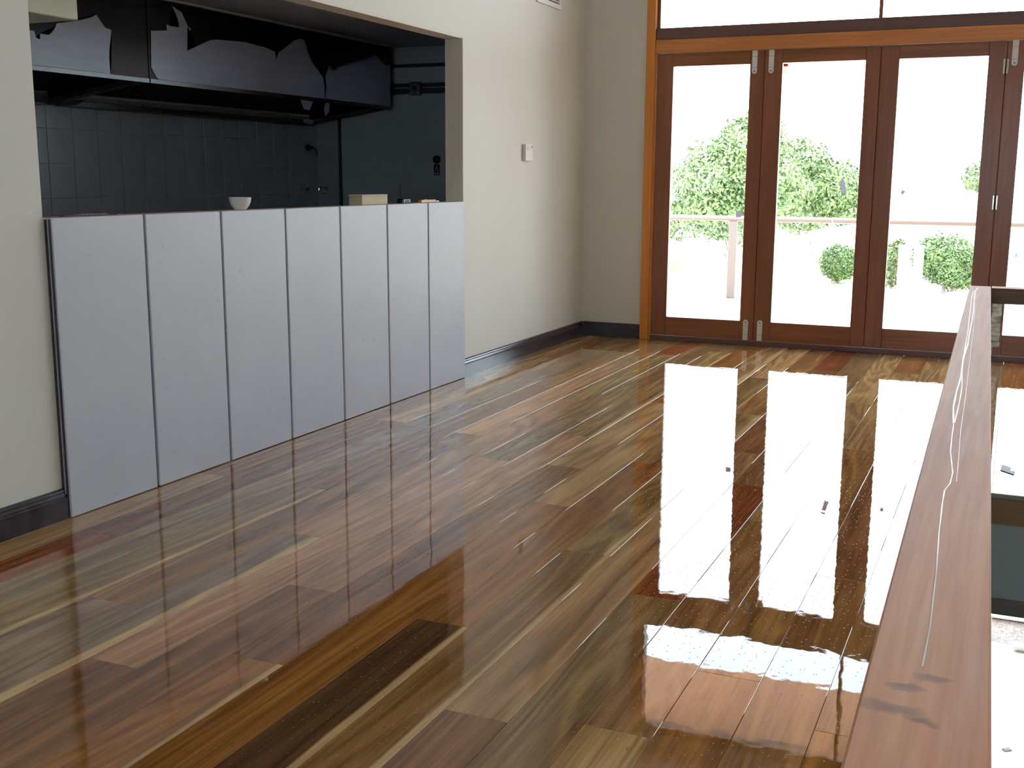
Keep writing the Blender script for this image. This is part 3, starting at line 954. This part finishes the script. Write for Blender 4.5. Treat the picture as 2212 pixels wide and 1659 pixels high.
# loose flaps of film hanging under the far hood
for poly in ([(705, 216), (699, 234), (703, 252), (711, 240), (712, 220)], [(648, 214), (656, 236), (668, 238), (676, 220)]):
    pts = [unproj(px, py, 0, HX - 0.03) for px, py in poly]
    MB().prism(pts, (0.002, 0, 0)).build('film_flap', MAT['film'], h2)
# pale boxed duct above the near hood
bd = MB()
bd.box(-1.10, -0.70, 3.5, unproj(168, 20, 0, -0.70).y, unproj(110, 34, 0, -0.70).z, KC - 0.002, 0.004)
struct(bd.build('trim_12', MAT['kpale']))

# wall mixer and two chrome brackets added for the glints in the kitchen corner
tp = empty('wall_tap', (KX, 7.70, 1.50), 'dark wall-mounted tap in the far kitchen corner', 'tap')
MB().lathe([(0.026, KX + 0.0005), (0.026, KX + 0.010), (0.014, KX + 0.014), (0.014, KX + 0.05)], (0, 7.70, 1.515), 16, 'x').build('body', MAT['track'], tp, None, True)
MB().tube([(KX + 0.045, 7.70, 1.515), (KX + 0.075, 7.705, 1.50), (KX + 0.08, 7.71, 1.45)], 0.009).build('spout', MAT['track'], tp, None, True)
MB().box(KX + 0.022, KX + 0.034, 7.625, 7.70, 1.511, 1.521, 0.003).build('handle', MAT['track'], tp)
b1 = empty('glint_bracket', (KX, 7.61, 1.205), 'small chrome bracket added for a glint on the tiled wall left of the kitchen corner', 'bracket')
MB().tube([(KX + 0.0005, 7.56, 1.185), (KX + 0.03, 7.56, 1.187), (KX + 0.03, 7.56, 1.207), (KX + 0.03, 7.66, 1.207), (KX + 0.03, 7.66, 1.187), (KX + 0.0005, 7.66, 1.185)], 0.005).build('bar', MAT['steel_pol'], b1, None, True)
b2 = empty('glint_bracket', (-1.84, KY1, 1.205), 'small chrome bracket added for a glint right of the kitchen corner', 'bracket')
MB().tube([(-1.878, KY1 - 0.0005, 1.185), (-1.878, KY1 - 0.03, 1.187), (-1.878, KY1 - 0.03, 1.207), (-1.80, KY1 - 0.03, 1.207), (-1.80, KY1 - 0.03, 1.187), (-1.80, KY1 - 0.0005, 1.185)], 0.005).build('bar', MAT['steel_pol'], b2, None, True)

# ================================================================== THINGS IN THE ROOM
# ---- counter front: seven grey steel-faced panels
PY0, PW, PH = 3.1532, 0.4891, 1.1407
cf = empty('servery_front', (0.02, PY0 + 3.5 * PW, 0), 'row of seven tall light grey panels facing the servery below its opening', 'panelling')
XB, XT = 0.0298, 0.0250      # face position at the foot and at the top: a slight lean
def panel_pts(y, x_off):
    return (XB + x_off, y, 0.003), (XT + x_off, y, PH)
for i in range(7):
    y0, y1 = PY0 + i * PW + (0.0 if i == 0 else 0.007), PY0 + (i + 1) * PW - (0.007 if i < 6 else 0)
    mb = MB()
    prof = [(0.0015, y0), (XB - 0.003, y0), (XB, y0 + 0.003), (XB, y1 - 0.003), (XB - 0.003, y1), (0.0015, y1)]
    lo = [mb.bm.verts.new((x, y, 0.004)) for x, y in prof]
    hi = [mb.bm.verts.new((x if x < 0.01 else x - (XB - XT), y, PH)) for x, y in prof]
    mb.bm.faces.new(lo); mb.bm.faces.new(list(reversed(hi)))
    for a in range(6):
        mb.bm.faces.new((lo[a], lo[(a + 1) % 6], hi[(a + 1) % 6], hi[a]))
    mb.build('panel', MAT['panel'], cf, (0.0, (y0 + y1) / 2, 0.0))
    if i < 6:
        MB().box(0.0015, XT - 0.012, y1, y1 + 0.014, 0.004, PH - 0.001).build('joint_strip', MAT['gap'], cf)
        MB().box(XT - 0.012, XT - 0.002, y1 + 0.0002, y1 + 0.0026, 0.004, PH - 0.001).build('joint_lip', MAT['edge'], cf)
# layered near edge of the first panel
MB().box(0.0015, 0.010, PY0 - 0.012, PY0 - 0.0003, 0.004, PH - 0.004).build('edge_layer', MAT['gap'], cf)
MB().box(0.012, 0.015, PY0 - 0.010, PY0 - 0.0003, 0.004, PH - 0.004).build('edge_layer', MAT['edge'], cf)
MB().box(0.016, 0.0215, PY0 - 0.006, PY0 - 0.0003, 0.004, PH - 0.004).build('edge_layer', MAT['gap'], cf)
MB().box(0.0015, XT - 0.002, PY0, PY0 + 7 * PW, PH + 0.0005, PH + 0.003).build('top_edge', simple('raw_board_edge', (0.24, 0.14, 0.13), 0.7), cf)

# ---- things left on the servery ledge
LZ = SILL + 0.004
bowl = empty('small_bowl', (-0.05, 4.371, LZ), 'small white ceramic bowl on the servery ledge', 'bowl')
prof_o = [(0.026, 0.0), (0.027, 0.004), (0.040, 0.018), (0.049, 0.038), (0.052, 0.058)]
prof_i = [(0.049, 0.058), (0.046, 0.038), (0.036, 0.018), (0.020, 0.008), (0.001, 0.007)]
MB().lathe([(0.001, 0.0)] + prof_o + prof_i, (-0.05, 4.371, LZ + 0.0005), 40).build('body', MAT['whiteceramic'], bowl, None, True)
MB().lathe([(0.0515, 0.0565), (0.0525, 0.0585), (0.0505, 0.0597), (0.0485, 0.0585), (0.0485, 0.0565)], (-0.05, 4.371, LZ + 0.0005), 40).build('rim', MAT['whiteceramic'], bowl, None, True)
blk = empty('cardboard_box', (-0.07, 5.56, LZ), 'beige rectangular box lying on the servery ledge', 'box')
MB().box(-0.113, -0.030, 5.423, 5.701, LZ + 0.0005, LZ + 0.050, 0.0015).build('body', MAT['cardb'], blk)
MB().box(-0.115, -0.028, 5.421, 5.703, LZ + 0.0505, LZ + 0.058, 0.001).build('lid', MAT['cardb'], blk)
db = empty('tape_measure', (-0.05, 5.93, LZ), 'small black case on the ledge between the box and the yellow knife', 'case')
MB().box(-0.075, -0.030, 5.885, 5.975, LZ + 0.0005, LZ + 0.028, 0.006, 2).build('body', MAT['black'], db)
MB().box(-0.0298, -0.0290, 5.905, 5.955, LZ + 0.007, LZ + 0.022).build('clip', MAT['vent_dark'], db)
kn = empty('utility_knife', (-0.05, 6.22, LZ), 'yellow snap-off utility knife lying on the ledge near the jamb', 'knife')
mb = MB(); mb.prism([(-0.045, 6.10, LZ + 0.001), (-0.025, 6.10, LZ + 0.001), (-0.025, 6.28, LZ + 0.001), (-0.032, 6.295, LZ + 0.001), (-0.045, 6.295, LZ + 0.001)], (0, 0, 0.018)).build('handle', MAT['yellow'], kn)
MB().box(-0.042, -0.033, 6.15, 6.18, LZ + 0.019, LZ + 0.024, 0.001).build('slider', MAT['black'], kn)
MB().prism([(-0.042, 6.296, LZ + 0.006), (-0.030, 6.296, LZ + 0.006), (-0.034, 6.345, LZ + 0.006), (-0.042, 6.345, LZ + 0.006)], (0, 0, 0.004)).build('blade', MAT['steel_pol'], kn)
st = empty('trim_offcut', (-0.02, 3.39, LZ), 'thin dark ribbed offcut lying on the near end of the ledge', 'offcut')
MB().box(-0.040, -0.008, 3.255, 3.53, LZ + 0.0005, LZ + 0.008, 0.001).build('strip', MAT['gap'], st)
for i in range(9):
    MB().box(-0.0385, -0.0095, 3.33 + i * 0.018, 3.337 + i * 0.018, LZ + 0.008, LZ + 0.0105).build('rib', MAT['edge'], st)

# ---- thermostat and air vent on the wall
sw = empty('wall_control', (0, 7.635, 1.41), 'white wall control box between servery and corner', 'wall control')
MB().box(0.0005, 0.026, 7.572, 7.70, 1.410, 1.528, 0.003, 2).build('case', MAT['white'], sw)
MB().box(0.0262, 0.0285, 7.60, 7.665, 1.484, 1.518, 0.001).build('flap', MAT['paper_w'], sw)
MB().box(0.0262, 0.0272, 7.675, 7.688, 1.503, 1.517).build('indicator', MAT['vent_dark'], sw)
vt = empty('air_vent', (0, 8.03, 2.53), 'white framed air vent high on the cream wall', 'vent')
mb = MB()
mb.box(0.0005, 0.014, 7.80, 8.26, 2.530, 2.565, 0.002); mb.box(0.0005, 0.014, 7.80, 8.26, 2.80, 2.835, 0.002)
mb.box(0.0005, 0.014, 7.80, 7.84, 2.5655, 2.7995, 0.002); mb.box(0.0005, 0.014, 8.22, 8.26, 2.5655, 2.7995, 0.002)
mb.build('frame', MAT['white'], vt)
MB().box(0.0005, 0.003, 7.841, 8.219, 2.5656, 2.7994).build('backing', MAT['vent_dark'], vt)
for i in range(5):
    zz = 2.585 + i * 0.045
    MB().prism([(0.0035, 7.842, zz), (0.012, 7.842, zz - 0.012), (0.0135, 7.842, zz - 0.011), (0.005, 7.842, zz + 0.002)], (0, 0.376, 0)).build('louvre', MAT['white'], vt)
MB().box(0.004, 0.0138, 8.00, 8.012, 2.5656, 2.7994).build('divider', MAT['white'], vt)

# ---- balustrade: handrail over the void, cross rail, posts
hr = empty('handrail', (3.14, 5.0, 0), 'thick raw timber handrail running from the foreground to its corner', 'handrail')
RZ = 0.87
xl = lambda y: 3.107 + (5.0 - y) * (3.172 - 3.107) / (5.0 - 0.89)
xr_ = lambda y: 3.186 + (5.0 - y) * (3.2745 - 3.186) / (5.0 - 0.93)
mb = MB()
ya, yb = -1.3, 5.002
sec = []
for y in (ya, yb):
    a, b = xl(y), xr_(y)
    e = 0.0025
    sec.append([(a, y, RZ - 0.065), (b, y, RZ - 0.065), (b, y, RZ - e), (b - e, y, RZ), (a + e, y, RZ), (a, y, RZ - e)])
va = [mb.bm.verts.new(p) for p in sec[0]]; vb = [mb.bm.verts.new(p) for p in sec[1]]
mb.bm.faces.new(va); mb.bm.faces.new(list(reversed(vb)))
for i in range(6):
    mb.bm.faces.new((va[i], va[(i + 1) % 6], vb[(i + 1) % 6], vb[i]))
mb.build('rail', MAT['rail'], hr, (0, 0, 0))
for py in (4.95, 3.0, 1.0, -0.9):
    x = (xl(py) + xr_(py)) / 2
    MB().box(x - 0.022, x + 0.022, py - 0.022, py + 0.022, 0.003, RZ - 0.0655, 0.002).build('post', MAT['crossrail'], hr)
# wandering drips of dried varnish along the top
def drip(px, r0):
    pts = [unproj(x, y, 2, RZ + 0.0002) for x, y in px]
    dense = []
    for a, b in zip(pts[:-1], pts[1:]):
        for t in range(4):
            dense.append(a.lerp(b, t / 4))
    dense.append(pts[-1])
    rr = [r0 * (0.7 + 0.5 * abs(math.sin(i * 0.7))) for i in range(len(dense))]
    mb = MB().tube(dense, rr, 6)
    for v in mb.bm.verts:
        v.co.z = RZ + 0.0002 + max(-0.0003, (v.co.z - RZ - 0.0002)) * 0.6
    mb.build('varnish_drip', MAT['drip'], hr)
drip([(2113, 621), (2107, 628), (2104, 645), (2103, 668), (2100, 690), (2094, 720), (2090, 745), (2080, 778), (2075, 815), (2066, 845), (2059, 880), (2060, 915)], 0.0015)
drip([(2104, 628), (2099, 640), (2097, 660), (2093, 690), (2091, 715), (2086, 742), (2080, 775), (2078, 810), (2078, 835), (2072, 870), (2062, 912)], 0.0010)
drip([(2060, 915), (2056, 945), (2053, 975), (2056, 1000), (2058, 1020), (2052, 1045), (2040, 1060), (2035, 1090), (2028, 1150), (2022, 1240), (2008, 1360), (1992, 1440)], 0.0009)
drip([(2108, 640), (2104, 700), (2098, 750), (2092, 800), (2085, 860), (2075, 930), (2070, 1000), (2066, 1040)], 0.0004)
cr_ = empty('cross_rail', (3.75, 4.97, 0), 'dark timber cross rail meeting the handrail corner over the stair void', 'handrail')
MB().box(3.190, VX1 + 0.05, 4.925, 5.004, RZ - 0.062, RZ - 0.002, 0.002).build('rail', MAT['crossrail'], cr_)
MB().box(3.190, VX1 + 0.05, 4.922, 5.006, RZ - 0.0018, RZ + 0.001, 0.0005).build('cap', MAT['rail'], cr_, (0, 0, 0))
MB().box(VX1 + 0.0, VX1 + 0.044, 4.94, 4.984, 0.003, RZ - 0.0625, 0.002).build('post', MAT['crossrail'], cr_)

# dark label chip on the floor beyond the void
ch = empty('label_chip', (3.31, 5.47, 0), 'small dark chip with a pale corner on the floor beyond the cross rail', 'chip')
c0 = [unproj(px, py, 2, 0.001) for px, py in ((2165, 1004), (2194, 1014), (2190, 1026), (2161, 1016))]
MB().prism(c0, (0, 0, 0.002)).build('body', MAT['gap'], ch)
c1 = [unproj(px, py, 2, 0.0031) for px, py in ((2184, 1010.6), (2194, 1014), (2192, 1020), (2182, 1017))]
MB().prism(c1, (0, 0, 0.0006)).build('pale_corner', MAT['edge'], ch)

# ================================================================== OUTSIDE
GZ = -2.9
ground = struct(MB().box(-120, 120, BACKY - 40, 46, GZ - 0.2, GZ).build('ground', MAT['concrete']))
struct(MB().box(-120, 120, 46, 260, GZ - 0.2, GZ + 0.02).build('lawn', MAT['grass']))
DY = 12.83
struct(MB().box(-3.0, 8.5, FARY + 0.16, DY + 0.12, -0.22, -0.05).build('balcony_deck', MAT['deck']))
eave = struct(MB().box(-1.5, 8.5, FARY + 0.151, 10.30, 3.40, 3.50).build('roof_eave', MAT['soffit']))
# balcony balustrade: round rail, posts, glass panels
br = empty('balcony_balustrade', (0.34, DY, -0.05), 'pale round balcony rail on posts with clear glass panels outside the doors', 'balustrade')
MB().tube([(-2.9, DY, 0.85), (8.4, DY, 0.838)], 0.030, 16).build('top_rail', MAT['railpaint'], br, None, True)
for px_ in (-1.9, 0.335, 4.1, 7.6):
    MB().box(px_ - 0.047, px_ + 0.047, DY - 0.02, DY + 0.02, -0.049, 0.82, 0.004).build('post', MAT['railpaint'], br)
for px_ in (-0.13, 1.42, 3.6):
    MB().lathe([(0.0315, px_), (0.0315, px_ + 0.012)], (0, DY, 0.8475), 16, 'x').build('rail_joint', MAT['white'], br)
for a, b in ((-1.83, 0.27), (0.40, 1.78), (1.81, 4.03), (4.17, 5.83), (5.87, 7.53)):
    MB().box(a, b, DY - 0.005, DY + 0.005, 0.02, 0.78).build('glass_panel', MAT['glass'], br)

# foliage
def foliage(name, mat, blobs, n, size, seed, parent):
    r = random.Random(seed)
    verts, faces = [], []
    tot = sum(b[3] * b[4] for b in blobs)
    for (x, y, z, rx, rz) in blobs:
        k = int(n * rx * rz / tot)
        for _ in range(k):
            while True:
                d = Vector((r.gauss(0, 1), r.gauss(0, 1), r.gauss(0, 1)))
                if d.length > 0.1: break
            d.normalize()
            rad = r.uniform(0.72, 1.04) + 0.10 * math.sin(d.x * 7 + x) * math.cos(d.z * 6)
            p = Vector((x + d.x * rx * rad, y + d.y * rx * rad, z + d.z * rz * rad))
            nrm = (d + Vector((r.gauss(0, .5), r.gauss(0, .5), r.gauss(0, .5)))).normalized()
            a = nrm.orthogonal().normalized()
            a = Matrix.Rotation(r.uniform(0, 6.28), 3, nrm) @ a
            b = nrm.cross(a)
            s = size * r.uniform(0.6, 1.3)
            i = len(verts)
            verts += [p - a * s, p + b * s * 0.45 + nrm * s * 0.1, p + a * s, p - b * s * 0.45 + nrm * s * 0.1]
            faces.append((i, i + 1, i + 2, i + 3))
    me = bpy.data.meshes.new(name)
    base = parent.location
    me.from_pydata([v - base for v in verts], [], faces)
    me.materials.append(mat)
    o = bpy.data.objects.new(name, me)
    COL.objects.link(o)
    o.parent = parent
    o['kind'] = 'stuff'
    return o
def tree(name, base, label, blobs, n, size, seed, mat, trunk=0.16, group=None):
    t = empty(name, base, label, 'tree' if 'tree' in name else 'shrub', group)
    foliage('foliage', mat, blobs, n, size, seed, t)
    x, y, z = base
    mb = MB()
    top = max(blobs, key=lambda b: b[2])
    mb.tube([(x, y, z), (x + 0.1, y, z + 1.2), (top[0], top[1], top[2])], [trunk, trunk * 0.8, trunk * 0.3], 8)
    for b in blobs:
        mb.tube([(x + 0.06, y, z + 0.9), ((x + b[0]) / 2, (y + b[1]) / 2, (z + 0.9 + b[2]) / 2 + 0.2), (b[0], b[1], b[2])], [trunk * 0.5, trunk * 0.35, trunk * 0.15], 6)
    mb.build('trunk', MAT['bark'], t)
    return t
tree('leafy_tree', (-6.3, 41, GZ), 'tall leafy tree beyond the fence, seen through the first two door panes',
     [(-6.6, 40.5, 1.2, 1.7, 1.5), (-5.6, 41, 2.3, 1.4, 1.3), (-5.0, 40.5, 0.9, 1.7, 1.2), (-6.9, 40, 0.0, 1.3, 0.9), (-5.9, 40.4, 0.0, 1.4, 1.0), (-5.4, 41.5, 3.2, 0.8, 0.6)], 15000, 0.10, 1, MAT['leaf_a'], 0.2)
tree('leafy_tree', (-4.2, 45.7, GZ), 'lower spreading tree behind the balcony rail in the second pane',
     [(-4.6, 45.6, 1.5, 1.45, 1.3), (-3.5, 45.6, 1.0, 1.45, 1.1), (-2.8, 46, 0.3, 1.1, 0.8), (-4.5, 45.6, 0.2, 1.45, 1.0)], 11000, 0.10, 2, MAT['leaf_a'], 0.16)
tree('garden_tree', (-9.7, 51.5, GZ), 'dark green garden tree just behind the pale fence',
     [(-10.6, 51.5, -0.7, 1.1, 1.0), (-9.5, 52, -0.3, 1.1, 0.9), (-8.6, 52, -0.2, 0.9, 0.8)], 6500, 0.10, 3, MAT['leaf_a'], 0.14)
tree('clipped_shrub', (-3.2, 47.4, GZ), 'small rounded clipped shrub at the right edge of the second pane',
     [(-3.15, 47.4, -2.05, 0.78, 0.75)], 4000, 0.07, 4, MAT['leaf_b'], 0.06, 'clipped garden shrubs')
tree('clipped_shrub', (0.95, 45.0, GZ), 'large rounded clipped shrub in the third pane above the beige wall',
     [(1.15, 45.0, -1.72, 0.95, 1.0), (0.55, 45.0, -1.62, 0.8, 0.9), (1.65, 45.0, -2.0, 0.7, 0.75)], 9500, 0.07, 5, MAT['leaf_b'], 0.08, 'clipped garden shrubs')
tree('pale_shrub', (-0.95, 45.2, GZ), 'pale feathery shrub left of the large clipped shrub',
     [(-0.95, 45.2, -1.95, 0.38, 0.85), (-0.75, 45.2, -1.5, 0.30, 0.6)], 1800, 0.09, 6, MAT['leaf_c'], 0.05)
tree('distant_tree', (1.9, 60, GZ), 'small distant tree above the roofs in the third pane',
     [(1.5, 60, 1.4, 0.9, 0.7), (2.1, 60.5, 0.9, 0.8, 0.5)], 1200, 0.15, 7, MAT['leaf_c'], 0.1)
struct(MB().box(-1.6, 2.6, 43.0, 43.25, GZ, GZ + 0.12).build('garden_wall', MAT['beigewall']))
# white service posts beside the shrub
for i, (px_, lab) in enumerate(((-0.42, 'left white post in front of the clipped shrub'), (0.12, 'right white post in front of the clipped shrub'))):
    p = empty('white_post', (px_, 43.6, GZ), lab, 'post', 'white posts by the shrub')
    MB().box(px_ - 0.16, px_ + 0.16, 43.5, 43.7, GZ, GZ + 1.75, 0.02).build('shaft', MAT['hwall'], p)
    MB().box(px_ - 0.19, px_ + 0.19, 43.47, 43.73, GZ + 1.751, GZ + 1.83, 0.02).build('cap', MAT['hwall'], p)
# paling fence
fn = empty('paling_fence', (-11, 50, GZ), 'pale yellow timber paling fence across the yard', 'fence')
for i in range(24):
    x = -13.6 + i * 0.2
    MB().box(x + 0.008, x + 0.192, 49.98, 50.0, GZ, GZ + 1.30 - 0.02 * (i % 2)).build('paling', MAT['fence'], fn)
for zz in (0.35, 1.0):
    MB().box(-13.6, -8.8, 50.001, 50.06, GZ + zz, GZ + zz + 0.09).build('fence_rail', MAT['fence'], fn)
# white shed in front of the fence
def house(name, x0, x1, y0, y1, zt, ridge, label, wins):
    h = empty(name, ((x0 + x1) / 2, y0, GZ), label, 'building')
    MB().box(x0, x1, y0, y1, GZ, zt).build('walls', MAT['hwall'], h)
    MB().prism([(x0 - .3, y0 - .3, zt + .001), (x0 - .3, y1 + .3, zt + .001), (x0 - .3, (y0 + y1) / 2, ridge)], (x1 - x0 + .6, 0, 0)).build('roof', MAT['hroof'], h)
    for (a, b, c, d) in wins:
        w = MB().box(a, b, y0 - 0.04, y0 - 0.001, c, d).build('window', MAT['hwall'], h)
        MB().box(a + .05, b - .05, y0 - 0.05, y0 - 0.041, c + .05, d - .05).build('pane', MAT['hwin'], w)
house('garden_shed', -9.5, -7.2, 46.6, 49, -1.15, -0.65, 'small white garden shed in front of the fence', [])
house('white_house', 3.1, 10.5, 40.5, 48, -0.85, 0.9, 'white house with a pale roof seen right of the fourth door stile', [(3.25, 3.42, -1.25, -1.02), (3.52, 3.85, -1.35, -1.02), (4.2, 5.4, -2.0, -1.1)])
house('far_house', -2.2, 1.0, 64, 70, 0.3, 1.3, 'pale distant house roof above the second and third panes', [])

# galvanised tub and small pack on the sunlit paving below the void
tb = empty('metal_tub', (3.55, 11.1, GZ), 'silver galvanised metal tub on the bright paving below the stair void', 'tub')
MB().prism([(3.34, 10.82, GZ + 0.001), (3.95, 10.82, GZ + 0.001), (3.95, 11.12, GZ + 0.12), (3.34, 11.12, GZ + 0.12)], (0, 0.02, -0.001)).build('front', MAT['silver'], tb)
MB().box(3.33, 3.96, 11.141, 11.30, GZ + 0.001, GZ + 0.125, 0.01).build('body', MAT['silver'], tb)
MB().box(3.32, 3.97, 11.10, 11.31, GZ + 0.126, GZ + 0.14, 0.005).build('rim', MAT['steel_pol'], tb)
for i in range(8):
    MB().box(3.46 + i * 0.055, 3.475 + i * 0.055, 11.085, 11.099, GZ + 0.085, GZ + 0.105).build('slot', MAT['vent_dark'], tb)
pk = empty('white_pack', (3.62, 10.7, GZ), 'small white pack on the paving in front of the metal tub', 'pack')
MB().box(3.53, 3.80, 10.66, 10.78, GZ + 0.001, GZ + 0.05, 0.012, 2).build('body', MAT['white'], pk)
MB().box(3.56, 3.77, 10.655, 10.66, GZ + 0.012, GZ + 0.02).build('band', MAT['paper'], pk)
sc = MB().box(3.47, 3.53, 8.66, 8.70, GZ + 0.001, GZ + 0.006, 0.001)
o = sc.build('paper_scrap', MAT['paper'], None, (3.5, 8.68, GZ))
o.rotation_euler.z = 0.7
tag(o, 'tiny grey scrap on the bright paving below the stair void', 'scrap')
